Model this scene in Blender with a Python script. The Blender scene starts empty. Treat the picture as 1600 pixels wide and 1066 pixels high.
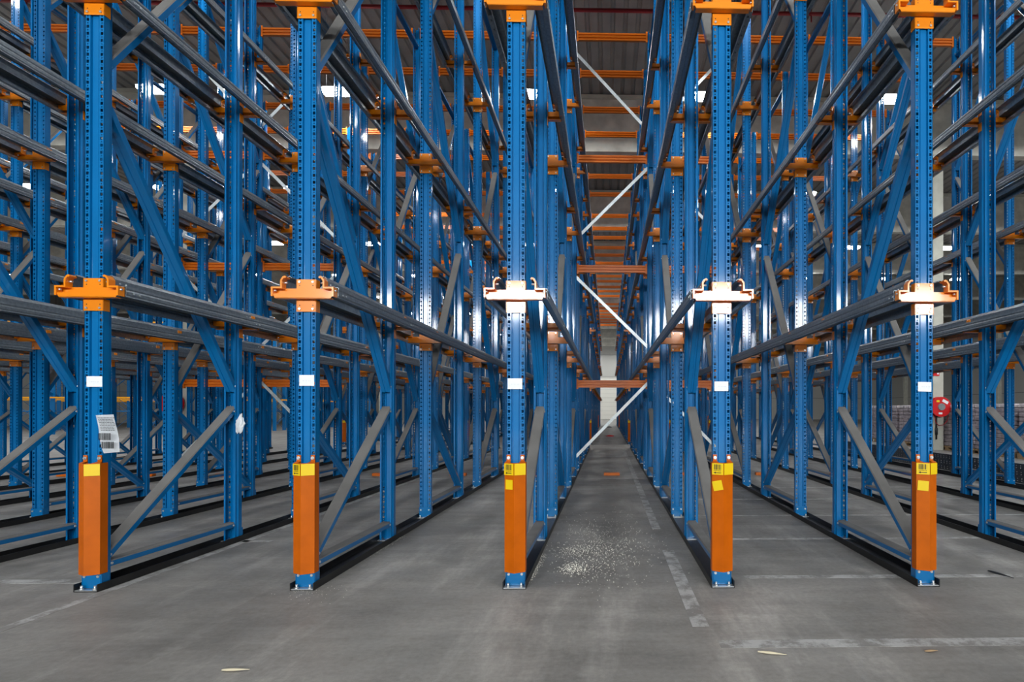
import bpy, bmesh, math, random
from mathutils import Vector, Matrix

C = bpy.context.scene.collection
SC = bpy.context.scene
PI = math.pi
random.seed(7)

# ------------------------------------------------------------------ camera
CX, CY, CZ = 0.6651, -3.9636, 1.283
YAW, PIT, ROL = 0.0221, 0.0024, 0.0008
FPX, PX, PY = 850.0, 967.96, 639.18
cam_d = bpy.data.cameras.new('camera')
cam = bpy.data.objects.new('camera', cam_d)
C.objects.link(cam)
_r = Vector((math.cos(YAW), -math.sin(YAW), 0)); _f = Vector((math.sin(YAW), math.cos(YAW), 0)); _u = Vector((0, 0, 1))
_f2 = math.cos(PIT)*_f + math.sin(PIT)*_u
_u2 = -math.sin(PIT)*_f + math.cos(PIT)*_u
_r3 = math.cos(ROL)*_r + math.sin(ROL)*_u2
_u3 = -math.sin(ROL)*_r + math.cos(ROL)*_u2
cam.matrix_world = Matrix(((_r3.x, _u3.x, -_f2.x, CX), (_r3.y, _u3.y, -_f2.y, CY), (_r3.z, _u3.z, -_f2.z, CZ), (0, 0, 0, 1)))
cam_d.sensor_width = 36.0
cam_d.lens = FPX/1600*36
cam_d.shift_x = (800-PX)/1600
cam_d.shift_y = (PY-533)/1600
cam_d.clip_end = 300
SC.camera = cam

def project(x, y, z):
    v = Vector((x-CX, y-CY, z-CZ)); d = v.dot(_f2)
    if d < 0.2: return None
    return PX+FPX*v.dot(_r3)/d, PY-FPX*v.dot(_u3)/d
def floor_at(px, py, z=0.0):
    d = _f2*FPX + _r3*(px-PX) - _u3*(py-PY)
    t = (z-CZ)/d.z
    return CX+d.x*t, CY+d.y*t

# ------------------------------------------------------------------ view, world, light strength
SC.view_settings.view_transform = 'Standard'
SC.view_settings.look = 'None'
SC.view_settings.gamma = 1
SC.view_settings.use_curve_mapping = False
SC.view_settings.exposure = 0.0
world = bpy.data.worlds.new('world'); SC.world = world
world.use_nodes = True
world.node_tree.nodes['Background'].inputs[0].default_value = (0.75, 0.85, 1.0, 1)
world.node_tree.nodes['Background'].inputs[1].default_value = 0.6
SC.cycles.max_bounces = 6
SC.cycles.diffuse_bounces = 2
SC.cycles.glossy_bounces = 3
SC.cycles.sample_clamp_indirect = 3.0
SC.cycles.caustics_reflective = False
SC.cycles.caustics_refractive = False

LAMP_W = 85.0      # watts per high bay lamp
WIN_W = 12800.0      # light of the assumed, unseen windows behind the camera
LAMP_EMIT = 30.0
WIN_EMIT = 6.0  # glow of the assumed panes behind the camera

# ------------------------------------------------------------------ layout numbers
W = 1.5                      # distance between rack lines
S = 2.5566                   # pitch of the frames along a line
FD = 1.475                   # depth of one frame
LEV = (1.990, 4.104, 6.239)  # underside of the bracket plates
TOPZ = 8.60
BEAMZ = 8.50
B1 = dict(y0=0.0, n=6, cols=range(-5, 9))
B2 = dict(y0=16.2, n=6, cols=range(-3, 9))
B3 = dict(y0=33.0, n=4, cols=range(-1, 9))
GY = 13.4                    # first transverse concrete girder
ROOF = 11.35

# ------------------------------------------------------------------ materials
def mat(name, col, rough=0.5, metal=0.0, coat=0.0, bump=0.0, bscale=200.0, var=0.0, vscale=6.0, spec=0.5):
    m = bpy.data.materials.new(name); m.use_nodes = True
    nt = m.node_tree; b = nt.nodes['Principled BSDF']
    b.inputs['Base Color'].default_value = (*col, 1)
    b.inputs['Roughness'].default_value = rough
    b.inputs['Metallic'].default_value = metal
    b.inputs['Specular IOR Level'].default_value = spec
    if coat:
        b.inputs['Coat Weight'].default_value = coat; b.inputs['Coat Roughness'].default_value = 0.08
    tc = nt.nodes.new('ShaderNodeTexCoord')
    if var > 0:
        n = nt.nodes.new('ShaderNodeTexNoise'); n.inputs['Scale'].default_value = vscale; n.inputs['Detail'].default_value = 5
        nt.links.new(tc.outputs['Object'], n.inputs['Vector'])
        r = nt.nodes.new('ShaderNodeMapRange'); r.inputs[1].default_value = .3; r.inputs[2].default_value = .7
        r.inputs[3].default_value = 1-var; r.inputs[4].default_value = 1+var
        nt.links.new(n.outputs['Fac'], r.inputs[0])
        h = nt.nodes.new('ShaderNodeHueSaturation'); h.inputs['Color'].default_value = (*col, 1)
        nt.links.new(r.outputs[0], h.inputs['Value']); nt.links.new(h.outputs[0], b.inputs['Base Color'])
    if bump > 0:
        n2 = nt.nodes.new('ShaderNodeTexNoise'); n2.inputs['Scale'].default_value = bscale; n2.inputs['Detail'].default_value = 3
        nt.links.new(tc.outputs['Object'], n2.inputs['Vector'])
        bp = nt.nodes.new('ShaderNodeBump'); bp.inputs['Strength'].default_value = bump; bp.inputs['Distance'].default_value = .01
        nt.links.new(n2.outputs['Fac'], bp.inputs['Height']); nt.links.new(bp.outputs[0], b.inputs['Normal'])
    return m

M = {}
M['blue'] = mat('blue_paint', (0.0, 0.143, 0.385), 0.36, coat=.8, var=.06, vscale=3, spec=.12)
M['blue_dark'] = M['blue']
M['orange'] = mat('orange_paint', (0.76, 0.165, 0.002), 0.38, var=.05, vscale=4)
M['bracket'] = mat('orange_paint_lit', (0.88, 0.25, 0.002), 0.30, coat=.5, var=.04, vscale=4)  # same orange made yellower, strong light on the brackets put into the colour
M['guard'] = mat('orange_guard_paint', (0.53, 0.105, 0.0), 0.45, var=.10, vscale=8, spec=.2)
M['yellow'] = mat('yellow_sticker', (0.85, 0.58, 0.0), 0.5)
M['ink'] = mat('black_ink', (0.012, 0.012, 0.012), 0.6)
M['paper'] = mat('white_paper', (0.82, 0.84, 0.86), 0.7, var=.04, vscale=60)
M['galv'] = mat('galvanised_steel', (0.27, 0.30, 0.315), 0.36, metal=.6, var=.2, vscale=40, bump=.05, bscale=90)
M['galv_light'] = mat('galvanised_tie', (0.66, 0.70, 0.70), 0.42, metal=.55, var=.1, vscale=25)
M['dust'] = mat('dusty_paint', (0.175, 0.168, 0.158), 0.8, var=.12, vscale=5, spec=.2)
M['channel'] = mat('dark_channel_steel', (0.022, 0.021, 0.020), 0.42, metal=.3, var=.3, vscale=7)
M['zinc'] = mat('zinc_bolts', (0.75, 0.76, 0.75), 0.3, metal=.8)
M['rubber'] = mat('black_rubber', (0.01, 0.01, 0.012), 0.6)
M['concrete'] = mat('precast_concrete', (0.62, 0.60, 0.53), 0.85, var=.22, vscale=2.2, bump=.15, bscale=30)
M['pillar'] = mat('pillar_concrete', (0.50, 0.49, 0.42), 0.85, var=.14, vscale=2.5, bump=.15, bscale=30)
M['red'] = mat('red_enamel', (0.62, 0.012, 0.015), 0.3, coat=.4)
M['redpipe'] = mat('red_pipe', (0.28, 0.008, 0.015), 0.4)
M['wood'] = mat('rough_timber', (0.36, 0.24, 0.13), 0.8, var=.2, vscale=12)
M['straw'] = mat('pale_timber', (0.68, 0.60, 0.42), 0.8)
M['load'] = mat('wrapped_sacks', (0.36, 0.31, 0.33), 0.35, var=.35, vscale=9, bump=.3, bscale=14)
M['loadtop'] = mat('pale_wrapped_sacks', (0.66, 0.60, 0.60), 0.3, var=.3, vscale=12)
M['whitebody'] = mat('white_lamp_body', (0.7, 0.7, 0.7), 0.5)
M['yellowbeam'] = mat('yellow_orange_paint', (0.85, 0.36, 0.01), 0.4)
M['grain'] = mat('spilled_grain', (0.75, 0.72, 0.62), 0.8)
M['duct'] = mat('white_duct_fabric', (0.62, 0.62, 0.60), 0.6)

def emat(name, col, s):
    m = bpy.data.materials.new(name); m.use_nodes = True
    b = m.node_tree.nodes['Principled BSDF']
    b.inputs['Base Color'].default_value = (.8, .8, .8, 1)
    b.inputs['Emission Color'].default_value = (*col, 1); b.inputs['Emission Strength'].default_value = s
    return m
M['lamp'] = emat('lamp_diffuser', (0.92, 0.96, 1.0), LAMP_EMIT)
M['assumed_window'] = emat('assumed_daylit_panel', (0.9, 0.96, 1.0), WIN_EMIT)  # assumed glowing panes, unseen, there for the glare on the racks

def floor_mat():
    m = bpy.data.materials.new('worn_concrete_floor'); m.use_nodes = True
    nt = m.node_tree; N = nt.nodes; L = nt.links; b = N['Principled BSDF']
    tc = N.new('ShaderNodeTexCoord')
    def noise(scale, detail, sx=1, sy=1, rough=.6):
        mp = N.new('ShaderNodeMapping'); mp.inputs['Scale'].default_value = (sx, sy, 1)
        L.new(tc.outputs['Object'], mp.inputs['Vector'])
        n = N.new('ShaderNodeTexNoise'); n.inputs['Scale'].default_value = scale; n.inputs['Detail'].default_value = detail
        n.inputs['Roughness'].default_value = rough
        L.new(mp.outputs[0], n.inputs['Vector']); return n.outputs['Fac']
    def rng(x, a, bb, c, d):
        r = N.new('ShaderNodeMapRange'); r.inputs[1].default_value = a; r.inputs[2].default_value = bb
        r.inputs[3].default_value = c; r.inputs[4].default_value = d; L.new(x, r.inputs[0]); return r.outputs[0]
    def mul(x, y):
        q = N.new('ShaderNodeMath'); q.operation = 'MULTIPLY'; L.new(x, q.inputs[0]); L.new(y, q.inputs[1]); return q.outputs[0]
    a = rng(noise(.8, 7), .3, .7, .76, 1.24)
    c = rng(noise(2.0, 8, .35, 2.2, .7), .3, .7, .80, 1.20)     # sweeping marks across
    d = rng(noise(30, 6), .3, .7, .88, 1.12)
    e = rng(noise(1.3, 6, 1.6, .35, .7), .52, .70, 1.0, 1.5)       # scuffed light patches along the lanes
    f = rng(noise(3.0, 8, .5, 1.6, .75), .24, .38, .78, 1.0)  # dark scrapes
    g = rng(noise(160, 3), .25, .75, .93, 1.07)
    v = mul(mul(mul(a, c), mul(d, e)), mul(f, g))
    h = N.new('ShaderNodeHueSaturation'); h.inputs['Color'].default_value = (.235, .221, .200, 1)
    L.new(v, h.inputs['Value']); L.new(h.outputs[0], b.inputs['Base Color'])
    L.new(rng(noise(2.5, 6), .3, .7, .42, .68), b.inputs['Roughness'])
    b.inputs['Specular IOR Level'].default_value = .35
    bp = N.new('ShaderNodeBump'); bp.inputs['Strength'].default_value = .12; bp.inputs['Distance'].default_value = .01
    L.new(noise(70, 5), bp.inputs['Height']); L.new(bp.outputs[0], b.inputs['Normal'])
    return m
M['floor'] = floor_mat()

def paint_mat():
    m = bpy.data.materials.new('worn_white_paint'); m.use_nodes = True
    nt = m.node_tree; N = nt.nodes; L = nt.links; b = N['Principled BSDF']
    tc = N.new('ShaderNodeTexCoord')
    n = N.new('ShaderNodeTexNoise'); n.inputs['Scale'].default_value = 5; n.inputs['Detail'].default_value = 10; n.inputs['Roughness'].default_value = .75
    L.new(tc.outputs['Object'], n.inputs['Vector'])
    cr = N.new('ShaderNodeMapRange'); cr.inputs[1].default_value = .44; cr.inputs[2].default_value = .55
    L.new(n.outputs['Fac'], cr.inputs[0])
    mx = N.new('ShaderNodeMix'); mx.data_type = 'RGBA'
    mx.inputs[6].default_value = (.235, .222, .203, 1); mx.inputs[7].default_value = (.45, .44, .42, 1)
    L.new(cr.outputs[0], mx.inputs[0]); L.new(mx.outputs[2], b.inputs['Base Color'])
    b.inputs['Roughness'].default_value = .6
    return m
M['paint'] = paint_mat()

def wall_mat(name, col, seam=3.0):
    m = bpy.data.materials.new(name); m.use_nodes = True
    nt = m.node_tree; N = nt.nodes; L = nt.links; b = N['Principled BSDF']
    tc = N.new('ShaderNodeTexCoord')
    br = N.new('ShaderNodeTexBrick'); br.offset = 0; br.inputs['Scale'].default_value = 1
    br.inputs['Brick Width'].default_value = 6; br.inputs['Row Height'].default_value = seam
    br.inputs['Mortar Size'].default_value = .03
    br.inputs['Color1'].default_value = (*col, 1); br.inputs['Color2'].default_value = (*[c*.95 for c in col], 1)
    br.inputs['Mortar'].default_value = (*[c*.45 for c in col], 1)
    L.new(tc.outputs['Object'], br.inputs['Vector']); L.new(br.outputs['Color'], b.inputs['Base Color'])
    b.inputs['Roughness'].default_value = .8
    return m
M['wall'] = wall_mat('panel_wall', (.50, .49, .455))
M['ceil'] = mat('steel_deck', (0.25, 0.24, 0.23), 0.6, metal=.0, var=.15, vscale=1.5)

# ------------------------------------------------------------------ mesh helpers
def mesh_of(bm, name, mats, smooth=False):
    me = bpy.data.meshes.new(name)
    bmesh.ops.recalc_face_normals(bm, faces=bm.faces)
    bm.to_mesh(me); bm.free()
    for m in (mats if isinstance(mats, (list, tuple)) else [mats]): me.materials.append(m)
    if smooth:
        for p in me.polygons: p.use_smooth = True
    return me
def obj(name, me, parent=None, loc=None, rot=None):
    o = bpy.data.objects.new(name, me); C.objects.link(o)
    if parent: o.parent = parent
    if loc: o.location = loc
    if rot: o.rotation_euler = rot
    return o
def tag(o, label=None, cat=None, group=None, kind=None):
    if cat and not kind: kind = 'thing'
    if label: o['label'] = label
    if cat: o['category'] = cat
    if group: o['group'] = group
    if kind: o['kind'] = kind
    return o
def empty(name, loc, rz=0):
    o = bpy.data.objects.new(name, None); C.objects.link(o); o.location = loc; o.rotation_euler = (0, 0, rz)
    o.empty_display_size = .1
    return o
def copy_tree(o, parent=None):
    c = o.copy(); C.objects.link(c)
    if parent: c.parent = parent
    for ch in list(o.children): copy_tree(ch, c)
    return c
def box(bm, x0, x1, y0, y1, z0, z1, mi=0):
    v = [bm.verts.new(p) for p in ((x0,y0,z0),(x1,y0,z0),(x1,y1,z0),(x0,y1,z0),(x0,y0,z1),(x1,y0,z1),(x1,y1,z1),(x0,y1,z1))]
    fs = []
    for q in ((0,3,2,1),(4,5,6,7),(0,1,5,4),(1,2,6,5),(2,3,7,6),(3,0,4,7)):
        f = bm.faces.new([v[i] for i in q]); f.material_index = mi; fs.append(f)
    return v, fs
def cyl(bm, p0, p1, r, n=10, mi=0, r1=None):
    p0 = Vector(p0); p1 = Vector(p1); d = (p1-p0).normalized()
    a = Vector((0,0,1)) if abs(d.z) < .9 else Vector((1,0,0))
    u = d.cross(a).normalized(); w = d.cross(u)
    r1 = r if r1 is None else r1
    A = [bm.verts.new(p0+(u*math.cos(2*PI*i/n)+w*math.sin(2*PI*i/n))*r) for i in range(n)]
    B = [bm.verts.new(p1+(u*math.cos(2*PI*i/n)+w*math.sin(2*PI*i/n))*r1) for i in range(n)]
    for i in range(n):
        f = bm.faces.new((A[i], A[(i+1)%n], B[(i+1)%n], B[i])); f.material_index = mi; f.smooth = True
    f = bm.faces.new(A[::-1]); f.material_index = mi
    f = bm.faces.new(B); f.material_index = mi
def offset_poly(pts, t):
    """outline of a bent sheet of thickness t whose one side is the open polyline pts"""
    out = []
    n = len(pts)
    for i in range(n):
        p = Vector(pts[i])
        dirs = []
        if i > 0: dirs.append((p-Vector(pts[i-1])).normalized())
        if i < n-1: dirs.append((Vector(pts[i+1])-p).normalized())
        nn = [Vector((-d.y, d.x)) for d in dirs]
        if len(nn) == 2:
            m = (nn[0]+nn[1]).normalized(); k = 1/max(.35, m.dot(nn[0]))
        else: m = nn[0]; k = 1
        out.append(p+m*t*k)
    return out
def extrude(bm, outline, axis_fn, a0, a1, mi=0):
    """outline = closed 2D list; axis_fn(u, v, a) -> 3D"""
    A = [bm.verts.new(axis_fn(p[0], p[1], a0)) for p in outline]
    B = [bm.verts.new(axis_fn(p[0], p[1], a1)) for p in outline]
    n = len(outline)
    for i in range(n):
        f = bm.faces.new((A[i], A[(i+1)%n], B[(i+1)%n], B[i])); f.material_index = mi
    return A, B
def sheet(bm, pts, t, axis_fn, a0, a1, mi=0, caps=True):
    """bent sheet metal: profile polyline with thickness, extruded, capped with quads"""
    off = offset_poly(pts, t); n = len(pts)
    V = []
    for a in (a0, a1):
        V.append(([bm.verts.new(axis_fn(p[0], p[1], a)) for p in pts], [bm.verts.new(axis_fn(p[0], p[1], a)) for p in off]))
    def q(*v):
        f = bm.faces.new(v); f.material_index = mi
    (P0, O0), (P1, O1) = V
    for i in range(n-1):
        q(P0[i], P0[i+1], P1[i+1], P1[i]); q(O0[i+1], O0[i], O1[i], O1[i+1])
        if caps: q(P0[i+1], P0[i], O0[i], O0[i+1]); q(P1[i], P1[i+1], O1[i+1], O1[i])
    q(P0[0], P1[0], O1[0], O0[0]); q(P0[-1], O0[-1], O1[-1], P1[-1])

def perf_strip(bm, u0, u1, holes, z0, z1, pitch, fn, mi=0):
    """flat strip with rectangular holes. holes: list of (u centre, dz centre, half u, half z) within one pitch"""
    us = sorted({u0, u1} | {h[0]-h[2] for h in holes} | {h[0]+h[2] for h in holes})
    n = int(round((z1-z0)/pitch))
    cuts = sorted({0.0, pitch} | {h[1]-h[3] for h in holes} | {h[1]+h[3] for h in holes})
    zs = []
    for k in range(n):
        zs += [z0+k*pitch+c for c in cuts[:-1]]
    zs.append(z0+n*pitch)
    grid = {}
    def V(i, j):
        if (i, j) not in grid: grid[(i, j)] = bm.verts.new(fn(us[i], zs[j]))
        return grid[(i, j)]
    m = len(cuts)-1
    for j in range(len(zs)-1):
        c = (cuts[j % m]+cuts[j % m+1])/2
        # merge rows without holes
        row_h = [h for h in holes if abs(c-h[1]) < h[3]]
        for i in range(len(us)-1):
            uc = (us[i]+us[i+1])/2
            if any(abs(uc-h[0]) < h[2] for h in row_h): continue
            f = bm.faces.new((V(i, j), V(i+1, j), V(i+1, j+1), V(i, j+1))); f.material_index = mi

# ------------------------------------------------------------------ upright (front side at y=0 faces -Y, open side towards +Y)
def upright_mesh(height=TOPZ-.01, z0=.008, detailed=True):
    bm = bmesh.new(); t = .0025
    f = lambda u, v, a: (u, v, a)
    # centre panel set back between the two hole strips
    for s in (1, -1):
        side = [(.0665, 0), (.0665, .046), (.055, .057), (.055, .075), (.040, .075)]
        groove = [(.0315, 0), (.0290, .016), (.023, .016), (.020, .009), (0, .009)]
        for pts in (side, groove):
            P = [(s*x, y) for x, y in pts]
            sheet(bm, P, -t*s if pts is groove else t*s, f, z0, z0+height, caps=True)
    if detailed:
        holes = [(.0495, .0165, .0090, .0108), (.0495, .0415, .0042, .0042)]
        for s in (1, -1):
            hs = [(s*h[0], h[1], h[2], h[3]) for h in holes]
            a, b = sorted((s*.0315, s*.0665))
            perf_strip(bm, a, b, hs, z0, z0+.05*int(height/.05), .05, lambda u, z: (u, 0, z))
            perf_strip(bm, a, b, hs, z0, z0+.05*int(height/.05), .05, lambda u, z: (u, t, z))
    else:
        for s in (1, -1):
            a, b = sorted((s*.0315, s*.0665)); box(bm, a, b, 0, t, z0, z0+height)
    return bm
ME_UP = mesh_of(upright_mesh(), 'upright', M['blue'])

# ------------------------------------------------------------------ braces in a frame (local y: 0 front .. FD back)
def brace_mesh(y0, z0, y1, z1, w=.096, h=.050, top_dust=True):
    bm = bmesh.new()
    a = Vector((0, y0, z0)); b = Vector((0, y1, z1)); d = (b-a).normalized()
    n = Vector((0, -d.z, d.y))
    if n.z < 0: n = -n
    x = Vector((1, 0, 0)); c = .008
    prof = [(-w/2+c, h/2), (w/2-c, h/2), (w/2, h/2-c), (w/2, -h/2+.004), (w/2-.004, -h/2), (.012, -h/2), (.008, -h/2+.006), (-.008, -h/2+.006), (-.012, -h/2), (-w/2+.004, -h/2), (-w/2, -h/2+.004), (-w/2, h/2-c)]
    A = [bm.verts.new(a+x*u+n*v) for u, v in prof]; B = [bm.verts.new(b+x*u+n*v) for u, v in prof]
    k = len(prof)
    for i in range(k):
        f = bm.faces.new((A[i], A[(i+1) % k], B[(i+1) % k], B[i])); f.material_index = 1 if (i in (0, 11, 1) and top_dust) else 0
    f = bm.faces.new(A[::-1]); f.material_index = 2; f = bm.faces.new(B); f.material_index = 2
    for p, sgn in ((a, 1), (b, -1)):      # bolted end tabs
        q = p+d*.05*sgn
        cyl(bm, q-x*(w/2+.006), q+x*(w/2+.006), .010, 8, 2)
    return bm
YF, YR = .040, FD-.040
BR = [((YF, .20), (YR, 1.30)), ((YR, 1.47), (YF, 3.54)), ((YF, 3.74), (YR, 5.84)), ((YR, 6.00), (YF, 8.08))]
ME_BR = [mesh_of(brace_mesh(a[0], a[1], b[0], b[1]), 'diagonal_brace', [M['blue'], M['dust'], M['zinc']]) for a, b in BR]
ME_ST = [mesh_of(brace_mesh(YF, z, YR, z, h=.045), 'horizontal_strut', [M['blue'], M['dust'], M['zinc']]) for z in (.165, 8.25)]

# ------------------------------------------------------------------ rail bracket (origin: z=0 at the lower edge of the lower plate, y=0 upright face)
RAILP = [(.105, .243), (.118, .256), (.135, .250), (.149, .225), (.149, .176), (.228, .176), (.228, .104), (.190, .098)]
def bracket_mesh():
    bm = bmesh.new()
    hw = .0685
    box(bm, -hw, hw, -.006, -.0005, 0, .084); box(bm, -hw, hw, -.006, -.0005, .150, .232)
    for s in (-1, 1): box(bm, s*hw-.002, s*hw+.002, -.006, .045, 0, .084); box(bm, s*hw-.002, s*hw+.002, -.006, .045, .160, .232)
    # cross bar: web, sloping lower lip with tapered ends, bottom return
    box(bm, -.214, .214, -.014, -.008, .118, .164)
    def strip(xa, ya, za, xb, yb, zb, t=.004):
        v = [bm.verts.new(p) for p in ((-xa, ya, za), (xa, ya, za), (xb, yb, zb), (-xb, yb, zb), (-xa, ya+t, za), (xa, ya+t, za), (xb, yb+t, zb), (-xb, yb+t, zb))]
        for q in ((0,1,2,3),(7,6,5,4),(0,4,5,1),(1,5,6,2),(2,6,7,3),(3,7,4,0)): bm.faces.new([v[i] for i in q])
    strip(.214, -.016, .124, .212, -.050, .119)
    strip(.212, -.052, .120, .196, -.052, .088)
    box(bm, -.196, .196, -.052, -.006, .086, .091)
    for s in (-1, 1):    # saddles that follow the rail section
        pts = [(s*x, z) for x, z in ((.112, .236), (.122, .246), (.136, .241), (.1545, .215), (.1545, .168), (.2195, .168), (.2195, .100))]
        sheet(bm, pts, .012*(1 if s < 0 else -1), lambda u, v, a: (u, a, v), -.060, -.006)
        # bolts through the saddle
        for zz in (.145,): cyl(bm, (s*.196, -.035, zz), (s*.2265, -.035, zz), .007, 8, 1)
        cyl(bm, (s*.118, -.033, .200), (s*.1475, -.033, .200), .007, 8, 1)
    for x in (-.047, .047):
        for z in (.020, .214): cyl(bm, (x, -.006, z), (x, -.0125, z), .0085, 6, 1)
        for z in (.046, .188): cyl(bm, (x, -.0059, z), (x, -.0066, z), .0042, 8, 2)
    return bm
ME_BRK = mesh_of(bracket_mesh(), 'rail_bracket', [M['bracket'], M['zinc'], M['ink']])

# ------------------------------------------------------------------ foot and guard
def foot_mesh():
    bm = bmesh.new()
    box(bm, -.078, .078, -.055, .085, .006, .012, 1)
    # shaped front plate with chamfered lower corners
    pts = [(-.050, .014), (.050, .014), (.063, .032), (.063, .128), (-.063, .128), (-.063, .032)]
    for (p, q) in [(-.0115, -.0065)]:
        A = [bm.verts.new((x, p, z)) for x, z in pts]; B = [bm.verts.new((x, q, z)) for x, z in pts]
        bm.faces.new(A); bm.faces.new(B[::-1])
        for i in range(len(pts)): bm.faces.new((A[i], A[(i+1) % 6], B[(i+1) % 6], B[i]))
    for s in (-1, 1): box(bm, s*.0675-.002, s*.0675+.002, -.0115, .05, .014, .128)
    for x in (-.047, .047):
        cyl(bm, (x, -.0115, .098), (x, -.019, .098), .010, 6, 1)
        cyl(bm, (x, -.036, .012), (x, -.036, .040), .008, 8, 1)
        cyl(bm, (x, -.036, .012), (x, -.036, .020), .014, 6, 1)
    return bm
ME_FOOT = mesh_of(foot_mesh(), 'foot_plate', [M['blue'], M['zinc']])

GP = [(-.0745, .030), (-.0745, -.030), (0, -.072), (.0745, -.030), (.0745, .030)]
def guard_mesh():
    bm = bmesh.new()
    sheet(bm, GP, .005, lambda u, v, a: (u, v, a), .118, .905)
    for s in (-1, 1):
        box(bm, s*.050-.014, s*.050+.014, -.009, -.004, .880, .960)
        # slanted shoulder from tab to guard
        v = [bm.verts.new(p) for p in ((s*.036, -.006, .915), (s*.066, -.006, .915), (s*.0745, -.030, .905), (s*.030, -.055, .905))]
        bm.faces.new(v if s > 0 else v[::-1])
    return bm
ME_GUARD = mesh_of(guard_mesh(), 'column_guard', M['guard'])
def bolt_mesh():
    bm = bmesh.new(); cyl(bm, (0, 0, 0), (0, -.006, 0), .012, 12); cyl(bm, (0, -.006, 0), (0, -.012, 0), .008, 6); return bm
ME_BOLT = mesh_of(bolt_mesh(), 'bolt', M['zinc'])

def facet(side, u, out=.0012):
    """point on the sloping guard face; side -1 left, 1 right; u 0 at the nose, 1 at the outer edge"""
    nose = Vector((0, -.0765)); edge = Vector((side*.0785, -.0325))
    p = nose.lerp(edge, u)
    n = Vector((side*.49, -.87)); return p+n*out
def facet_patch(side, u0, u1, z0, z1, mats, tilt=0, out=.0012):
    bm = bmesh.new()
    t = .0006
    cu, cz = (u0+u1)/2, (z0+z1)/2; L = .086
    def P(u, z, o):
        du, dz = (u-cu)*L, z-cz
        uu = cu+(du*math.cos(tilt)-dz*math.sin(tilt))/L; zz = cz+du*math.sin(tilt)+dz*math.cos(tilt)
        p = facet(side, uu, o); return (p.x, p.y, zz)
    A = [bm.verts.new(P(u, z, out+t)) for u, z in ((u0, z0), (u1, z0), (u1, z1), (u0, z1))]
    B = [bm.verts.new(P(u, z, out)) for u, z in ((u0, z0), (u1, z0), (u1, z1), (u0, z1))]
    bm.faces.new(A); bm.faces.new(B[::-1])
    for i in range(4): bm.faces.new((A[i], A[(i+1) % 4], B[(i+1) % 4], B[i]))
    return mesh_of(bm, 'sticker', mats)
ME_YR = facet_patch(1, .03, .97, .818, .900, M['yellow'])
ME_YL = facet_patch(-1, .03, .97, .818, .900, M['yellow'])
def barcode_mesh():
    """bars, a row of digits too small to read, and an arrow on the left face of the guard"""
    bm = bmesh.new(); rnd = random.Random(3)
    def q(u0, u1, z0, z1):
        A = []
        for u, z in ((u0, z0), (u1, z0), (u1, z1), (u0, z1)):
            p = facet(-1, u, .0024); A.append(bm.verts.new((p.x, p.y, z)))
        bm.faces.new(A)
    u = .22
    while u < .82:
        w = rnd.choice((.02, .035, .05)); q(u, u+w, .854, .893); u += w+rnd.choice((.02, .03, .045))
    u = .24
    while u < .8:
        q(u, u+.05, .844, .849); u += .085
    # arrow pointing left
    q(.22, .66, .830, .835)
    A = []
    for u, z in ((.66, .8405), (.84, .8325), (.66, .8245)):
        p = facet(-1, u, .0024); A.append(bm.verts.new((p.x, p.y, z)))
    bm.faces.new(A)
    return mesh_of(bm, 'barcode_print', M['ink'])
ME_BAR = barcode_mesh()

# ------------------------------------------------------------------ base frame prototype
def make_frame():
    root = empty('upright_frame', (0, 0, 0))
    obj('upright', ME_UP, root)
    obj('upright', ME_UP, root, (0, FD, 0), (0, 0, PI))
    for m in ME_BR: obj('diagonal_brace', m, root)
    obj('horizontal_strut', ME_ST[0], root)
    obj('horizontal_strut', ME_ST[1], root)
    for z in LEV:
        obj('rail_bracket', ME_BRK, root, (0, 0, z))
        obj('rail_bracket', ME_BRK, root, (0, FD, z), (0, 0, PI))
    obj('foot_plate', ME_FOOT, root)
    obj('foot_plate', ME_FOOT, root, (0, FD, 0), (0, 0, PI))
    return root
def add_guard(root, left=True, right=True, code=True, patch=None):
    g = obj('column_guard', ME_GUARD, root)
    for s in (-1, 1): obj('bolt', ME_BOLT, g, (s*.050, -.009, .938))
    if right: obj('yellow_sticker', ME_YR, g)
    if left: obj('yellow_sticker', ME_YL, g)
    if code: obj('barcode_print', ME_BAR, g)
    if patch:
        u0, u1, z0, z1, t = patch
        obj('yellow_label', facet_patch(-1, u0, u1, z0, z1, M['yellow'], t), g)
    return g

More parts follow.
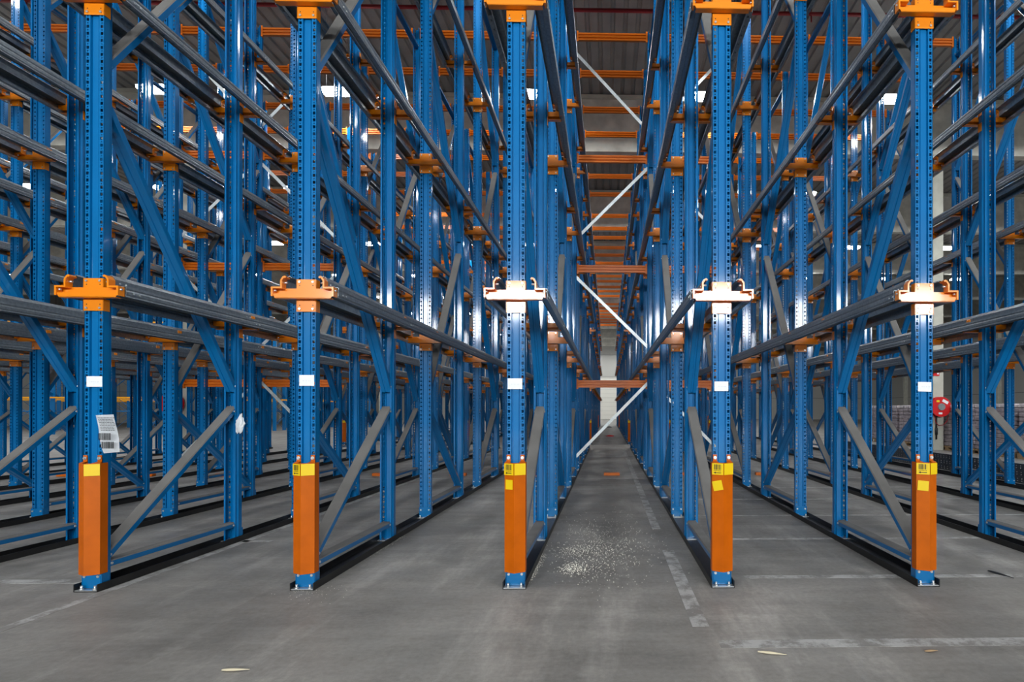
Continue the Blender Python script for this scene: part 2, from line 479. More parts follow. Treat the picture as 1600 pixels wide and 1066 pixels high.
def ordn(k): return ('first', 'second', 'third', 'fourth', 'fifth', 'sixth', 'seventh', 'eighth', 'ninth', 'tenth', 'eleventh', 'twelfth', 'thirteenth', 'fourteenth')[k-1]
def line_name(i):
    return (ordn(4-i)+' line left') if i <= 3 else (ordn(i-3)+' line right')
FRONT = {1: 'leftmost front blue frame, orange foot guard, crumpled delivery note taped on its side',
         2: 'front blue frame with plain orange guard, second of the five guards from left',
         3: 'front blue frame with orange guard at the left edge of the central aisle',
         4: 'front blue frame at right edge of central aisle, tilted yellow label on guard',
         5: 'rightmost front blue frame with an orange guard, red hose reel seen beside it'}
proto = make_frame()
used = False
frames = {}
for bi, B in enumerate((B1, B2)):
    for k in range(B['n']):
        for i in B['cols']:
            x = (i-3)*W; y = B['y0']+k*S
            if y < 16:
                pr = [project(x, yy, 1.5) for yy in (y, y+FD)]
                pr = [p[0] for p in pr if p]
                if max(pr) < -170 or min(pr) > 1770: continue
            if not used: r = proto; used = True
            else: r = copy_tree(proto)
            if k % 2 == 0: r.location = (x, y, 0)
            else: r.location = (x, y+FD, 0); r.rotation_euler = (0, 0, PI)
            frames[(bi, k, i)] = r
            if bi == 0 and k == 0 and i in FRONT: lab = FRONT[i]
            else: lab = 'blue braced upright frame, %s block, %s row deep, %s of the aisle' % (('front', 'middle')[bi], ordn(k+1), line_name(i))
            tag(r, lab, 'rack frame', 'braced upright frames of the %s rack block' % ('front', 'middle')[bi])
patches = {3: (.12, .82, .715, .785, 0), 4: (.10, .90, .705, .775, -.22), 5: (.10, .88, .700, .772, .05)}
for (bi, k, i), r in frames.items():
    if k == 0 and (bi == 0 and i in (0, 1, 2, 3, 4, 5, 6) or bi == 1):
        if bi == 0: add_guard(r, left=i != 1, code=i in (2, 3, 4, 5), patch=patches.get(i))
        else: add_guard(r, code=False)
# frames of the far block: a few pixels each, one mesh without parts
def joined_frame():
    bm = bmesh.new()
    def add(me, mtx, remap):
        t = bmesh.new(); t.from_mesh(me); t.transform(mtx)
        for f in t.faces: f.material_index = remap[f.material_index]
        m2 = bpy.data.meshes.new('t'); t.to_mesh(m2); t.free(); bm.from_mesh(m2); bpy.data.meshes.remove(m2)
    up = bpy.data.meshes.new('u'); b0 = upright_mesh(detailed=False); b0.to_mesh(up); b0.free()
    R = Matrix.Translation((0, FD, 0)) @ Matrix.Rotation(PI, 4, 'Z'); I = Matrix.Identity(4)
    for mm in (I, R):
        add(up, mm, {0: 0})
        for z in LEV: add(ME_BRK, Matrix.Translation((0, 0, z)) if mm == I else Matrix.Translation((0, 0, z)) @ R, {0: 3, 1: 2, 2: 2})
        add(ME_FOOT, mm, {0: 0, 1: 2})
    for m in ME_BR+ME_ST: add(m, I, {0: 0, 1: 1, 2: 2})
    return mesh_of(bm, 'far_frame', [M['blue'], M['dust'], M['zinc'], M['orange']])
ME_FAR = joined_frame()
for k in range(B3['n']):
    for i in B3['cols']:
        x = (i-3)*W; y = B3['y0']+k*S
        o = obj('upright_frame', ME_FAR)
        if k % 2 == 0: o.location = (x, y, 0)
        else: o.location = (x, y+FD, 0); o.rotation_euler = (0, 0, PI)
        tag(o, 'blue braced upright frame, far block, %s row deep, %s of the aisle' % (ordn(k+1), line_name(i)), 'rack frame', 'braced upright frames of the far rack block')
        if k == 0: obj('column_guard', ME_GUARD, o)

# white label cards on the five front uprights
def card_mesh(w, h, sag=0.0):
    bm = bmesh.new(); n = 6
    rows = []
    for dz in (0, h):
        rows.append([bm.verts.new((-w/2+w*j/n, -.0015-(.004 if 0 < j < n else 0)*(1 if dz == 0 else .3), dz-sag*(j/n)*(1 if dz == 0 else .3))) for j in range(n+1)])
    back = [[bm.verts.new(v.co+Vector((0, .0008, 0))) for v in r] for r in rows]
    for j in range(n):
        bm.faces.new((rows[0][j], rows[0][j+1], rows[1][j+1], rows[1][j]))
        bm.faces.new((back[0][j+1], back[0][j], back[1][j], back[1][j+1]))
    for j in range(n):
        for a in (0, 1): bm.faces.new((rows[a][j], rows[a][j+1], back[a][j+1], back[a][j]))
    return bm
cards = {1: (.006, 1.447, .110, .076, 0), 2: (.002, 1.457, .106, .078, 0), 3: (-.006, 1.436, .106, .078, 0), 4: (-.002, 1.424, .102, .070, 0), 5: (.004, 1.424, .100, .070, .004)}
def ink_lines(name, parent, w, h, n, y=-.0066, seed=0):
    bm = bmesh.new(); rnd = random.Random(seed)
    for r in range(n):
        z = h*(.75-.5*r/max(1, n-1)) if n > 1 else h*.45
        x = -w*.25
        while x < w*.32:
            l = rnd.uniform(.003, .010); box(bm, x, x+l, y, y+.0003, z, z+.0022); x += l+rnd.uniform(.002, .008)
    return obj(name, mesh_of(bm, name, M['inkgrey']), parent)
M['inkgrey'] = mat('faint_print', (.45, .47, .52), .7)
for i, (dx, z, w, h, sag) in cards.items():
    r = frames[(0, 0, i)]
    c = obj('label_card', mesh_of(card_mesh(w, h, sag), 'label_card', M['paper']), r, (dx, -.001, z))
    ink_lines('printed_text', c, w, h, 1, seed=i)
# delivery note on the side of the first upright
def note_mesh():
    bm = bmesh.new(); rows = []; nx, nz = 5, 8
    P = [(.020, 1.245), (.145, 1.25), (.215, .985), (.095, .975)]   # quad in (s along side, z)
    for j in range(nz+1):
        row = []
        for k in range(nx+1):
            u, v = k/nx, 1-j/nz
            top = Vector(P[0]).lerp(Vector(P[1]), u); bot = Vector(P[3]).lerp(Vector(P[2]), u)
            q = bot.lerp(top, v)
            wav = .012*math.sin(v*5+u*2)*(1-v)
            row.append(bm.verts.new((q.x, -.012-wav-.02*(1-v), q.y)))
        rows.append(row)
    for j in range(nz):
        for k in range(nx): bm.faces.new((rows[j][k], rows[j][k+1], rows[j+1][k+1], rows[j+1][k]))
    bmesh.ops.solidify(bm, geom=bm.faces[:], thickness=.0008)
    return bm
note = obj('delivery_note', mesh_of(note_mesh(), 'delivery_note', M['paper']), frames[(0, 0, 1)])
note.location = (.005, 0, .0)
note['label'] = 'curling white printed note taped to the upright'
bm = bmesh.new(); rnd = random.Random(5)
for r in range(9):
    z = 1.225-r*.011; x = .05+r*.003
    while x < .155+r*.001:
        l = rnd.uniform(.006, .02); box(bm, x, x+l, -.0300+.0, -.0292, z, z+.003); x += l+.004
x = .075
for zc in (1.095, 1.035):
    x = .075+(1.12-zc)*.3
    x1 = x+.085
    while x < x1:
        l = rnd.choice((.0025, .004)); box(bm, x, x+l, -.0600, -.0590, zc-.024, zc+.024); x += l+rnd.choice((.002, .0035))
obj('printed_text', mesh_of(bm, 'printed_text', M['ink']), note)
# crumpled paper tag on the back upright of the first frame
bm = bmesh.new(); bmesh.ops.create_icosphere(bm, subdivisions=3, radius=.05)
rnd = random.Random(11)
for v in bm.verts:
    zz = v.co.z/.05; v.co = Vector((v.co.x*.95*(1-.75*max(0, zz))+.012*zz, v.co.y*.4, v.co.z*1.9))*rnd.uniform(.72, 1.2)
tg = obj('paper_tag', mesh_of(bm, 'paper_tag', M['paper']), frames[(0, 0, 1)], (.085, FD-.06, 1.15))
tg['label'] = 'crumpled white paper tag'

# ------------------------------------------------------------------ pallet rails
def rail_mesh(L):
    bm = bmesh.new(); fn = lambda u, v, a: (u, a, v)
    pts = RAILP[:7]
    # outer lip with two shallow ribs
    P = pts[:6]+[(.2295, .160), (.226, .150), (.2295, .138), (.2295, .120), (.226, .110), (.228, .100)]
    sheet(bm, P, -.003, fn, 0, L)
    perf_strip(bm, .188, .2255, [(.205, .05, .006, .009)], 0, .1*int(L/.1), .1, lambda u, a: (u, a, .100))
    box(bm, .1865, .189, 0, L, .092, .118)
    y = .04
    while y < L:
        for d in (0, .05):
            cyl(bm, (.149, y+d, .200), (.155, y+d, .200), .007, 6, 1); cyl(bm, (.2295, y+d+.02, .130), (.235, y+d+.02, .130), .007, 6, 1)
        y += S if y > .1 else FD-.1
    return bm
BL = {0: (B1, 'front'), 1: (B2, 'middle'), 2: (B3, 'far')}
for bi, (B, bn) in BL.items():
    L = (B['n']-1)*S+FD+.02
    me = mesh_of(rail_mesh(L), 'pallet_rail', [M['galv'], M['zinc']])
    for i in B['cols']:
        for li, z in enumerate(LEV):
            for s in (-1, 1):
                if s > 0: o = obj('pallet_rail', me, None, ((i-3)*W, B['y0']-.004, z))
                else: o = obj('pallet_rail', me, None, ((i-3)*W, B['y0']-.004+L, z), (0, 0, PI))
                tag(o, 'grey steel %s rail, %s block, %s side of %s of aisle' % (('lowest', 'middle', 'topmost')[li], bn, ('left', 'right')[s > 0], line_name(i)),
                    'rail', 'galvanised pallet rails of the %s rack block' % bn)
    # dark floor channel under every line
    bm = bmesh.new()
    hw, h, t = .083, .055, .005
    sheet(bm, [(-hw, h), (-hw, .0015), (hw, .0015), (hw, h)], t, lambda u, v, a: (u, a, v), -.058, L+.04)
    mc = mesh_of(bm, 'floor_channel', M['channel'])
    for i in B['cols']:
        o = obj('floor_channel', mc, None, ((i-3)*W, B['y0'], 0))
        tag(o, 'black steel floor channel under the %s block uprights, %s of aisle' % (bn, line_name(i)), 'channel', 'floor channels of the %s rack block' % bn)

# ------------------------------------------------------------------ tie beams over the lanes
def beam_mesh(cap=False):
    bm = bmesh.new(); l = (W-.133)/2-.004
    prof = [(-.026, -.07), (-.026, -.040), (-.008, -.036), (-.008, -.024), (-.028, -.018), (-.028, .018), (-.008, .024), (-.008, .036), (-.026, .040), (-.026, .07), (.024, .07), (.024, -.07)]
    A, Bv = extrude(bm, prof, lambda u, v, a: (a, u, v), -l, l)
    bm.faces.new(A[::-1]); bm.faces.new(Bv)
    for s in (-1, 1):
        box(bm, s*l-.004, s*l+.004, -.034, .034, -.10, .10)
        a, b = sorted((s*(l-.03), s*l)); box(bm, a, b, -.036, -.030, -.10, .10)
    return bm
ME_BEAM = mesh_of(beam_mesh(), 'tie_beam', M['orange'])
lanes = lambda cols: [i for i in cols if i+1 in cols]
def lane_name(i):
    if i == 3: return 'central aisle'
    return (ordn(3-i)+' lane left') if i < 3 else (ordn(i-3)+' lane right')
cnt = 0; rest = []
for bi, (B, bn) in BL.items():
    idx = 0
    for k in range(B['n']):
        for e in (0, 1):
            y = B['y0']+k*S+(.037 if e == 0 else FD-.037)
            if y < 5: continue
            idx += 1
            for i in sorted(lanes(B['cols']), key=lambda q: abs(q-3)):
                p = ((i-2.5)*W, y, BEAMZ)
                if bi == 2 and (cnt >= 280 or abs(i-3) > 2): rest.append(p); continue
                cnt += 1
                o = obj('tie_beam', ME_BEAM, None, p)
                tag(o, 'orange top beam over %s, %s beam back in the %s block' % (lane_name(i) + ('' if i == 3 else ' of aisle'), ordn(idx), bn), 'beam', 'orange tie beams across the rack tops')
if rest:
    bm = bmesh.new()
    for p in rest:
        m2 = ME_BEAM.copy(); m2.transform(Matrix.Translation(p)); bm.from_mesh(m2); bpy.data.meshes.remove(m2)
    o = obj('far_tie_beams', mesh_of(bm, 'far_tie_beams', M['orange']))
    tag(o, 'distant orange tie beams along the tops of the far racks', 'beam', kind='stuff')

# lower ties and silver diagonals behind the third row
TY = 2*S+FD+.012
def strap(p0, p1):
    bm = bmesh.new(); a = Vector(p0); b = Vector(p1); d = (b-a).normalized(); n = Vector((-d.z, 0, d.x)); h = .028
    y0, y1 = 0, .005
    q = [a-n*h, a+n*h, b+n*h, b-n*h]
    A = [bm.verts.new((v.x, y0, v.z)) for v in q]; Bv = [bm.verts.new((v.x, y1, v.z)) for v in q]
    bm.faces.new(A); bm.faces.new(Bv[::-1])
    for j in range(4): bm.faces.new((A[j], A[(j+1) % 4], Bv[(j+1) % 4], Bv[j]))
    for e, w in ((a, 1), (b, -1)):
        c = e+d*.04*w; cyl(bm, (c.x, -.008, c.z), (c.x, .012, c.z), .012, 6)
    return mesh_of(bm, 'diagonal_tie', M['galv_light'])
h2 = W/2-.055
STR = [('lowest', -h2, .385, h2, 1.81), ('second lowest', h2, 2.51, -h2, 3.86), ('second highest', -h2, 4.60, h2, 5.99), ('highest', h2, 6.72, -h2, 8.20)]
ME_STR = {1: [strap((a, 0, z0), (b, 0, z1)) for _, a, z0, b, z1 in STR], -1: [strap((-a, 0, z0), (-b, 0, z1)) for _, a, z0, b, z1 in STR]}
for i, s in ((3, 1), (4, -1), (-2, 1), (-1, -1)):
    where = lane_name(i)+('' if i == 3 else ' of aisle')
    for li, z in enumerate((1.795, 4.03, 6.17)):
        o = obj('tie_beam', ME_BEAM, None, ((i-2.5)*W, TY+.02, z))
        tag(o, '%s orange cross beam closing the back of the %s' % (('low', 'mid-height', 'high')[li], where), 'beam', 'orange cross beams behind the third row')
    for j, m in enumerate(ME_STR[s]):
        o = obj('diagonal_tie', m, None, ((i-2.5)*W, TY-.03, 0))
        tag(o, 'silver flat diagonal tie, %s one behind the %s' % (STR[j][0], where), 'tie bar', 'silver diagonal ties behind the third row')
# orange stops on the floor
bm = bmesh.new(); box(bm, -.155, .155, -.05, .05, .001, .055); bmesh.ops.bevel(bm, geom=bm.edges[:], offset=.006, segments=2, affect='EDGES')
ME_STOP = mesh_of(bm, 'floor_stop', M['orange'])
for i in lanes(B1['cols']):
    o = obj('floor_stop', ME_STOP, None, ((i-2.5)*W, 6.75, 0))
    tag(o, 'small orange block on the floor of the %s' % (lane_name(i)+('' if i == 3 else ' of aisle')), 'floor stop', 'orange floor stops in the lanes')

# ------------------------------------------------------------------ building shell
XL, XR, YB, YE = -46.0, 40.0, -34.0, 72.0
def struct(name, me, loc=None, rot=None):
    o = obj(name, me, None, loc, rot); o['kind'] = 'structure'; return o
def plain_box(name, mt, *b):
    bm = bmesh.new(); box(bm, *b); return mesh_of(bm, name, mt)
struct('floor', plain_box('floor', M['floor'], XL, XR, YB, YE, -.2, 0))
# ribbed roof deck, ribs run along Y, closed above by a slab
bm = bmesh.new(); prof = []; x = XL
while x < XR-.4:
    prof += [(x, ROOF), (x+.20, ROOF), (x+.23, ROOF+.05), (x+.30, ROOF+.05)]; x += .33
A = [bm.verts.new((p[0], YB, p[1])) for p in prof]; Bv = [bm.verts.new((p[0], YE, p[1])) for p in prof]
for j in range(len(prof)-1): bm.faces.new((A[j], Bv[j], Bv[j+1], A[j+1]))
box(bm, XL, XR, YB, YE, ROOF+.08, ROOF+.2)
struct('ceiling', mesh_of(bm, 'ceiling', M['ceil']))
def wall(name, w, h, loc, rot):
    bm = bmesh.new(); box(bm, -w/2, w/2, 0, h, -.1, .1); struct(name, mesh_of(bm, name, M['wall']), loc, rot)
HH = ROOF+.3
bm = bmesh.new()
for j in range(9): box(bm, -2.4, 3.9, YE-.22, YE-.14, .02+j*.6, .60+j*.6)
box(bm, -2.6, -2.4, YE-.3, YE-.1, 0, 5.7); box(bm, 3.9, 4.1, YE-.3, YE-.1, 0, 5.7); box(bm, -2.6, 4.1, YE-.3, YE-.1, 5.45, 5.7)
struct('door_1', mesh_of(bm, 'door_1', mat('pale_door_panels', (.80, .78, .70), .6)))  # pale colour stands in for stronger light on the far wall's middle
wall('wall_far', XR-XL, HH, ((XL+XR)/2, YE, 0), (PI/2, 0, 0))
wall('wall_left', YE-YB, HH, (XL, (YB+YE)/2, 0), (PI/2, 0, PI/2))
wall('wall_right', YE-YB, HH, (XR, (YB+YE)/2, 0), (PI/2, 0, PI/2))
# wall behind the camera, with an unseen band of windows assumed from the glare
WX0, WX1, WZ0, WZ1 = -18.0, 24.0, 7.6, 9.9  # span and height set so the reflected glare lands on the uprights
bm = bmesh.new()
box(bm, XL, XR, YB-.1, YB+.1, 0, WZ0); box(bm, XL, XR, YB-.1, YB+.1, WZ1, HH); box(bm, XL, WX0, YB-.1, YB+.1, WZ0, WZ1); box(bm, WX1, XR, YB-.1, YB+.1, WZ0, WZ1)
struct('wall_back', mesh_of(bm, 'wall_back', M['wall']))
n = 0; x = WX0
while x < WX1-.5:
    n += 1
    bm = bmesh.new(); box(bm, x+.06, x+4.77, YB-.02, YB+.02, WZ0+.06, WZ1-.06, 0)
    for q in (x, x+4.77): box(bm, q, q+.06, YB-.06, YB+.06, WZ0, WZ1, 1)
    box(bm, x+.06, x+4.77, YB-.06, YB+.06, WZ0, WZ0+.06, 1); box(bm, x+.06, x+4.77, YB-.06, YB+.06, WZ1-.06, WZ1, 1)
    struct('assumed_window_%d' % n, mesh_of(bm, 'assumed_window', [M['assumed_window'], M['whitebody']])); x += 4.818
ld = bpy.data.lights.new('assumed_window_light', 'AREA'); ld.shape = 'RECTANGLE'; ld.size = WX1-WX0; ld.size_y = WZ1-WZ0; ld.energy = WIN_W; ld.color = (.93, .97, 1)  # assumed source out of view, lights the rack fronts and makes the glare
lo = bpy.data.objects.new('assumed_window_light', ld); C.objects.link(lo); lo.location = ((WX0+WX1)/2, YB+.2, (WZ0+WZ1)/2); lo.rotation_euler = (PI/2, 0, 0)

# concrete girders and pillars
PXS = (-12.62-24, -12.62, 11.35, 11.35+24)
gi = 0
for k in range(-6, 8):
    y = GY+7.5*k
    if y < YB+1 or y > YE-1: continue
    gi += 1
    bm = bmesh.new()
    box(bm, XL+.1, XR-.1, y, y+.30, 9.55, ROOF-.14)
    box(bm, XL+.1, XR-.1, y-.08, y+.38, ROOF-.14, ROOF-.02, 1)
    struct('trim_%d' % gi, mesh_of(bm, 'girder', [M['concrete'], M['pillar']]))
ti = gi
for y in (GY, GY+15, GY+30, GY+45, GY-30):
    for px in PXS:
        ti += 1
        bm = bmesh.new(); box(bm, px-.18, px+.18, y-.02, y+.36, 0, 9.56); bmesh.ops.bevel(bm, geom=[e for e in bm.edges if abs(e.verts[0].co.z-e.verts[1].co.z) > 1], offset=.02, segments=1, affect='EDGES')
        o = obj('concrete_pillar', mesh_of(bm, 'concrete_pillar', M['pillar'])); o['kind'] = 'structure'

# red sprinkler pipes under the roof
for k, y in enumerate((1.6, 9.1, 16.1, 24.4, 32.0, 39.5)):
    bm = bmesh.new(); cyl(bm, (XL+.4, y, 10.9), (XR-.4, y, 10.9), .045, 12)
    x = XL+2
    while x < XR-2: cyl(bm, (x, y, 10.9), (x, y, 10.70), .018, 6); cyl(bm, (x, y, 10.9), (x, y, ROOF-.02), .008, 5); x += 3.1
    o = obj('sprinkler_pipe', mesh_of(bm, 'sprinkler_pipe', M['redpipe']))
    tag(o, 'dark red sprinkler pipe running across under the roof, %s from the front' % ordn(k+1), 'pipe', 'sprinkler pipes')

# high bay lamps
bm = bmesh.new()
v, fs = box(bm, -.30, .30, -.11, .11, .066, .12)
bmesh.ops.bevel(bm, geom=bm.edges[:], offset=.015, segments=1, affect='EDGES')
for s in (-1, 1): cyl(bm, (s*.25, 0, .10), (s*.25, 0, ROOF-9.22), .006, 5)
ME_LB = mesh_of(bm, 'housing', M['whitebody'])
bm = bmesh.new(); box(bm, -.33, .33, -.145, .145, -.012, .065)
ME_LD = mesh_of(bm, 'diffuser', M['lamp'])
LA = bpy.data.lights.new('lamp_light', 'AREA'); LA.shape = 'RECTANGLE'; LA.size = .66; LA.size_y = .30; LA.energy = LAMP_W; LA.color = (.95, .98, 1.0)
LZ = 9.2
LX = (-38.5, -34, -29, -24.4, -19.8, -15.2, -10.57, -6.1, -1.24, 3.18, 7.95, 12.6, 17.2, 21.8)  # leftmost columns are unseen lamps added to brighten the far left racks
LY = (-3.1, 3.4, 9.75, 15.85, 22.3, 28.5, 34.7, 41, 47.2, 53.4, 59.6, 65, 69.5)  # last rows are unseen lamps added to brighten the far wall and door
for a, y in enumerate(LY):
    for b, x in enumerate(LX):
        if y > 30 and not -16 < x < 13: continue
        if y < 5 and not -16 < x < 18: continue  # these front rows are assumed lamps, out of view overhead
        r = empty('high_bay_lamp', (x, y, LZ))
        tag(r, 'white high bay lamp under the roof, %s row from front, %s from left' % (ordn(a+1), ordn(b+1)), 'ceiling lamp', 'high bay lamps')
        obj('housing', ME_LB, r); obj('diffuser', ME_LD, r)
        l = bpy.data.objects.new('lamp_light', LA); C.objects.link(l); l.parent = r; l.location = (0, 0, -.018)

# round duct at upper left
bm = bmesh.new()
cyl(bm, (-13.6, 13.9, 9.9), (-13.6, 30, 9.9), .62, 28)
for y in range(14, 30, 2): cyl(bm, (-13.6, y, 9.9), (-13.6, y+.08, 9.9), .65, 28)
tag(obj('round_duct', mesh_of(bm, 'round_duct', M['duct'])), 'pale round air duct hanging under the roof at upper left', 'duct')

# ------------------------------------------------------------------ hose reels on the pillars
def hose_reel(x, y, z, lab):
    r = empty('hose_reel', (x, y, z)); tag(r, lab, 'fire hose reel', 'red fire hose reels')
    bm = bmesh.new(); cyl(bm, (0, -.22, 0), (0, -.19, 0), .32, 40); cyl(bm, (0, -.06, 0), (0, -.03, 0), .32, 40)
    obj('reel_disc', mesh_of(bm, 'reel_disc', M['red']), r)
    bm = bmesh.new(); cyl(bm, (0, -.19, 0), (0, -.06, 0), .24, 32); obj('wound_hose', mesh_of(bm, 'wound_hose', M['redpipe']), r)
    bm = bmesh.new(); cyl(bm, (0, -.26, 0), (0, 0, 0), .11, 24); h = obj('hub', mesh_of(bm, 'hub', M['galv']), r)
    for nm, a, w, hh in (('white_label', .9, .20, .09), ('white_label', -1.7, .12, .06), ('yellow_label', 2.1, .10, .06)):
        bm = bmesh.new(); box(bm, -w/2, w/2, -.001, .001, -hh/2, hh/2)
        obj(nm, mesh_of(bm, nm, M['paper'] if nm[0] == 'w' else M['yellow']), r, (.21*math.cos(a), -.2215, .21*math.sin(a)), (0, .5 if a == .9 else 0, 0))
    bm = bmesh.new(); P = [Vector(q) for q in ((.27, -.12, -.05), (.29, -.13, -.25), (.24, -.14, -.45), (.12, -.13, -.58), (-.02, -.12, -.60), (-.12, -.12, -.5), (-.16, -.12, -.30))]
    for p, q in zip(P, P[1:]): cyl(bm, p, q, .013, 8)
    obj('hanging_hose', mesh_of(bm, 'hanging_hose', M['redpipe']), r)
    bm = bmesh.new(); cyl(bm, (-.05, -.05, -1.05), (-.05, -.05, -.1), .022, 10); cyl(bm, (-.05, -.05, -.9), (-.05, -.05, -.68), .04, 10)
    obj('supply_pipe', mesh_of(bm, 'supply_pipe', M['rubber']), r)
hose_reel(11.31, GY-.025, 1.40, 'red fire hose reel on the concrete pillar at right')
hose_reel(-12.87, GY-.025, 1.48, 'red fire hose reel on the concrete pillar at left')
bm = bmesh.new(); box(bm, -.10, .10, -.012, 0, -.10, .10); sg = obj('fire_sign', mesh_of(bm, 'fire_sign', M['red']), None, (11.28, GY-.025, 2.50))
tag(sg, 'small red square sign high on the right pillar above the reel', 'sign')
bm = bmesh.new(); box(bm, -.03, .03, -.014, -.0125, -.05, .05); obj('white_symbol', mesh_of(bm, 'white_symbol', M['paper']), sg, (.05, 0, 0))

# ------------------------------------------------------------------ pallet loads along the right side
def pallet_mesh():
    bm = bmesh.new()
    for y in (-.5, -.3, -.1, .1, .3, .5): box(bm, -.6, .6, y*.92-.05, y*.92+.05, .122, .144)
    for x in (-.55, 0, .55):
        box(bm, x-.05, x+.05, -.5, .5, .100, .122)
        for y in (-.43, 0, .43): box(bm, x-.05, x+.05, y-.07, y+.07, .022, .100)
        box(bm, x-.05, x+.05, -.5, .5, 0, .022)
    return bm
ME_PAL = mesh_of(pallet_mesh(), 'wooden_pallet', M['wood'])
def load_mesh(seed):
    bm = bmesh.new(); rnd = random.Random(seed); z = .146; layers = 11; h = 1.33/layers
    for l in range(layers):
        for a in range(3):
            for b in range(2):
                x0 = -.58+b*.58; y0 = -.49+a*.327
                j = rnd.uniform(-.012, .012)
                v, fs = box(bm, x0+j, x0+.57+j, y0+j, y0+.315+j, z+.002, z+h-.004, 1 if l == layers-1 else 0)
        z += h
    bmesh.ops.bevel(bm, geom=bm.edges[:], offset=.018, segments=1, affect='EDGES')
    return bm
loads = [mesh_of(load_mesh(s), 'sack_load', [M['load'], M['loadtop']]) for s in (1, 2, 3)]
for j in range(9):
    x, y = 12.15+(.02*(j % 3)), 8.6+j*1.18
    p = obj('wooden_pallet', ME_PAL, None, (x, y, .0)); tag(p, 'wooden pallet under grey sacks on the right, %s from the front' % ordn(j+1), 'pallet', 'wooden pallets at the right')
    l = obj('sack_load', loads[j % 3], None, (x, y, .0)); tag(l, 'wrapped grey sack stack on a pallet at right, %s from the front' % ordn(j+1), 'sacks', 'wrapped sack stacks at the right')

# steel beams lying on the floor beside the rightmost rack line
bm = bmesh.new()
fnp = lambda u, v, a: (u, a, v)
sheet(bm, [(.07, 0), (-.045, 0), (-.045, .012)], .003, fnp, 0, 9.2); sheet(bm, [(-.045, .098), (-.045, .11), (.07, .11)], .003, fnp, 0, 9.2)
perf_strip(bm, .012, .098, [(.035, .05, .006, .007), (.075, .05, .006, .007)], 0, 9.2, .1, lambda u, a: (-.046, a, u))
ME_LIE = mesh_of(bm, 'lying_beam', mat('dark_grey_steel', (.10, .11, .12), .5, metal=.4, var=.2))
for j in range(3):
    o = obj('lying_beam', ME_LIE, None, (8.0+.004*j, 3.6+.12*j, .002+j*.1145))
    tag(o, 'dark perforated steel beam lying by the rightmost rack line, %s of three' % ('lowest', 'middle', 'topmost')[j], 'beam', 'steel beams lying on the floor at right')

# ------------------------------------------------------------------ storage racks far left
def rack_parts():
    bm = bmesh.new()
    for y in (0, 1.0): box(bm, -.05, .05, y, y+.08, 0, 6.3)
    z = .3
    while z < 5.9:
        cyl(bm, (0, .05, z), (0, 1.0, z+.6), .018, 5); cyl(bm, (0, 1.0, z+.6), (0, .05, z+1.2), .018, 5); z += 1.2
    fr = mesh_of(bm, 'end_frame', M['blue'])
    bm = bmesh.new()
    box(bm, .05, 2.65, -.02, .03, -.035, .035); be = mesh_of(bm, 'shelf_beam', M['yellowbeam'])
    bm = bmesh.new()
    for a, b in (((0, 0, .1), (2.7, 0, 2.2)), ((2.7, 0, .1), (0, 0, 2.2)), ((0, 0, 2.3), (2.7, 0, 4.4)), ((2.7, 0, 2.3), (0, 0, 4.4))): cyl(bm, a, b, .012, 5)
    cyl(bm, (0, 0, 1.2), (2.7, 0, 1.2), .03, 6)
    return fr, be, mesh_of(bm, 'rear_cross_brace', M['blue'])
RF, RB, RX = rack_parts()
for row, (x0, y0) in enumerate(((-17.0, 24.0), (-17.0, 30.0), (-17.0, 36.0))):
    for j in range(8):
        x = x0-2.8*(j+1)
        r = empty('storage_rack', (x, y0, 0))
        tag(r, 'distant blue storage rack bay with yellow beams, %s row, %s from the right' % (ordn(row+1), ordn(j+1)), 'rack', 'distant storage racks at far left')
        obj('end_frame', RF, r); obj('end_frame', RF, r, (2.7, 0, 0))
        for z in (1.9, 3.8, 5.7): obj('shelf_beam', RB, r, (0, 0, z)); obj('shelf_beam', RB, r, (0, 1.08, z))
        obj('rear_cross_brace', RX, r, (0, 1.13, 0))

# ------------------------------------------------------------------ floor markings and litter
def marking(name, x0, x1, y0, y1, lab):
    bm = bmesh.new(); box(bm, x0, x1, y0, y1, .0002, .0016)
    o = obj('floor_marking', mesh_of(bm, 'floor_marking', M['paint'])); o['kind'] = 'structure'
for y, xa, xb, w in ((-.99, 1.28, 7, .10), (.20, 1.72, 6.5, .075), (1.44, 1.60, 8, .06), (2.64, 1.60, 8, .05), (3.84, 1.60, 8.5, .05), (5.04, 1.60, 8.5, .05), (6.3, -8, 8.5, .05), (7.5, 1.60, 8.5, .05), (8.7, 1.6, 8.5, .05), (11.2, -8, 8.5, .08)):
    marking('m', xa, xb, y-w/2, y+w/2, '')
marking('m', -8, -3.12, .14, .24, ''); marking('m', -2.9, -2.6, 1.4, 1.47, '')
marking('m', -2.905, -2.83, -1.2, 14, ''); marking('m', 1.17, 1.27, -.75, 1.0, ''); marking('m', 1.15, 1.24, 1.9, 13, '')

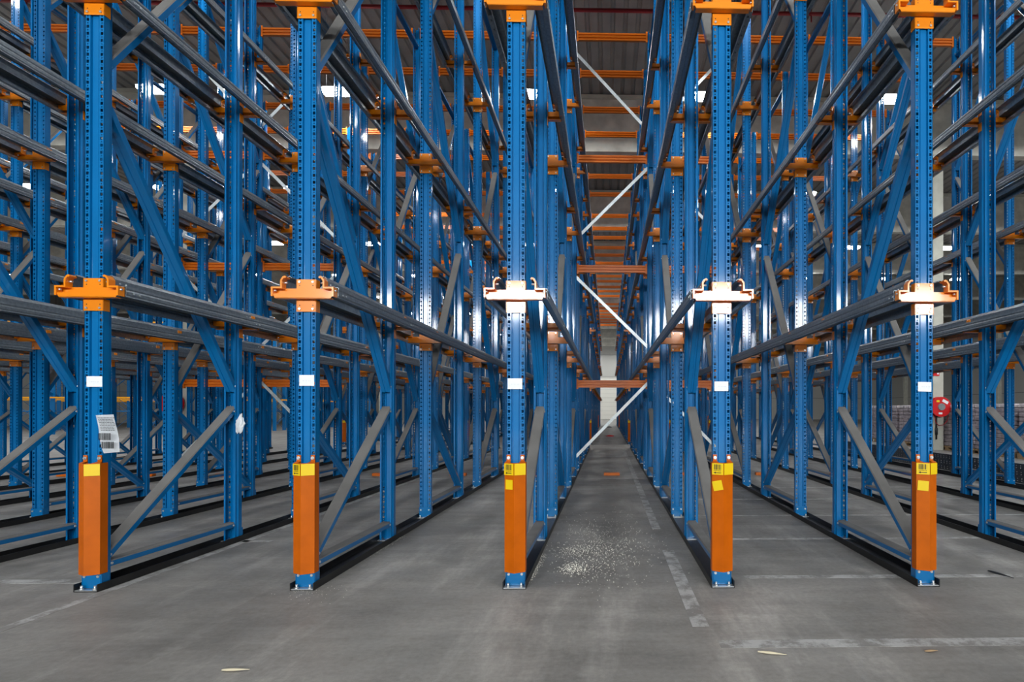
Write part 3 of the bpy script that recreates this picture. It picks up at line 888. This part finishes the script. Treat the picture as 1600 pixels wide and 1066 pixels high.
def sliver(name, px0, py0, px1, py1, r, mt, lab, cat='litter'):
    a = floor_at(px0, py0); b = floor_at(px1, py1)
    bm = bmesh.new(); A = Vector((a[0], a[1], r+.001)); Bp = Vector((b[0], b[1], r+.001)); n = 8
    sidev = (Bp-A).normalized().cross(Vector((0, 0, 1)))
    prev = None
    for j in range(n+1):
        u = j/n; c = A.lerp(Bp, u)+sidev*.008*math.sin(u*PI)+Vector((0, 0, .004*math.sin(u*PI)))
        rr = r*(.4+.8*math.sin(PI*min(1, u+.12)))
        ring = [bm.verts.new(c+sidev*rr*1.6*math.cos(t*PI/3)+Vector((0, 0, rr*math.sin(t*PI/3)))) for t in range(6)]
        if prev:
            for t in range(6): bm.faces.new((prev[t], prev[(t+1) % 6], ring[(t+1) % 6], ring[t]))
        else: bm.faces.new(ring[::-1])
        prev = ring
    bm.faces.new(prev)
    tag(obj(name, mesh_of(bm, name, mt)), lab, cat)
sliver('wood_splinter', 347, 1049, 390, 1048, .005, M['straw'], 'pale wood splinter on the floor at bottom left', 'splinter')
sliver('wood_splinter', 1184, 1020, 1229, 1025, .005, M['straw'], 'pale wood splinter on the floor right of the bottom centre', 'splinter')
sliver('dark_stick', 1544, 893, 1584, 905, .006, M['rubber'], 'thin dark stick on the floor beside the rightmost front frame', 'stick')
sliver('brown_splinter', 1445, 1019, 1465, 1018, .004, M['wood'], 'short brown splinter on the floor at bottom right', 'splinter')
# spilled grain
bm = bmesh.new(); rnd = random.Random(21)
def grain(px, py, s):
    x, y = floor_at(px, py); a = rnd.uniform(0, PI); c, d = math.cos(a)*s, math.sin(a)*s
    v = [bm.verts.new((x+c, y+d, .001)), bm.verts.new((x-d, y+c, .001)), bm.verts.new((x-c, y-d, .001)), bm.verts.new((x+d, y-c, .001)), bm.verts.new((x, y, .001+s*1.3))]
    for q in ((0, 1, 4), (1, 2, 4), (2, 3, 4), (3, 0, 4), (3, 2, 1, 0)): bm.faces.new([v[t] for t in q])
for _ in range(2600):
    g = rnd.random()
    if g < .45: px, py = rnd.gauss(945, 38), rnd.gauss(855, 28)
    elif g < .62: px, py = rnd.gauss(897, 12), rnd.gauss(889, 5)
    elif g < .76: px, py = rnd.gauss(905, 22), rnd.gauss(860, 5)
    elif g < .84: t = rnd.random(); px, py = 825+t*25+rnd.gauss(0, 3), 912-t*45
    else: t = rnd.random(); px, py = 500+t*130+rnd.gauss(0, 4), 905-t*68+rnd.gauss(0, 3)
    if py < 790: continue
    grain(px, py, rnd.uniform(.0015, .0042))
for _ in range(60): grain(rnd.gauss(485, 25), rnd.gauss(928, 6), rnd.uniform(.0015, .003))
tag(obj('spilled_grain', mesh_of(bm, 'spilled_grain', M['grain'])), 'pale crumbs scattered on the floor of the central aisle', 'crumbs', kind='stuff')
# rags far down the aisle
for px, py, mt, lab in ((953, 682, M['red'], 'small red rag lying far down the central aisle'), (952, 668, M['rubber'], 'small dark scrap at the far end of the aisle')):
    x, y = floor_at(px, py); bm = bmesh.new(); bmesh.ops.create_icosphere(bm, subdivisions=2, radius=.2)
    for v in bm.verts: v.co = Vector((v.co.x*rnd.uniform(.8, 1.2), v.co.y*rnd.uniform(.5, 1), max(0, v.co.z)*.35))
    tag(obj('rag', mesh_of(bm, 'rag', mt), None, (x, y, .001)), lab, 'rag')
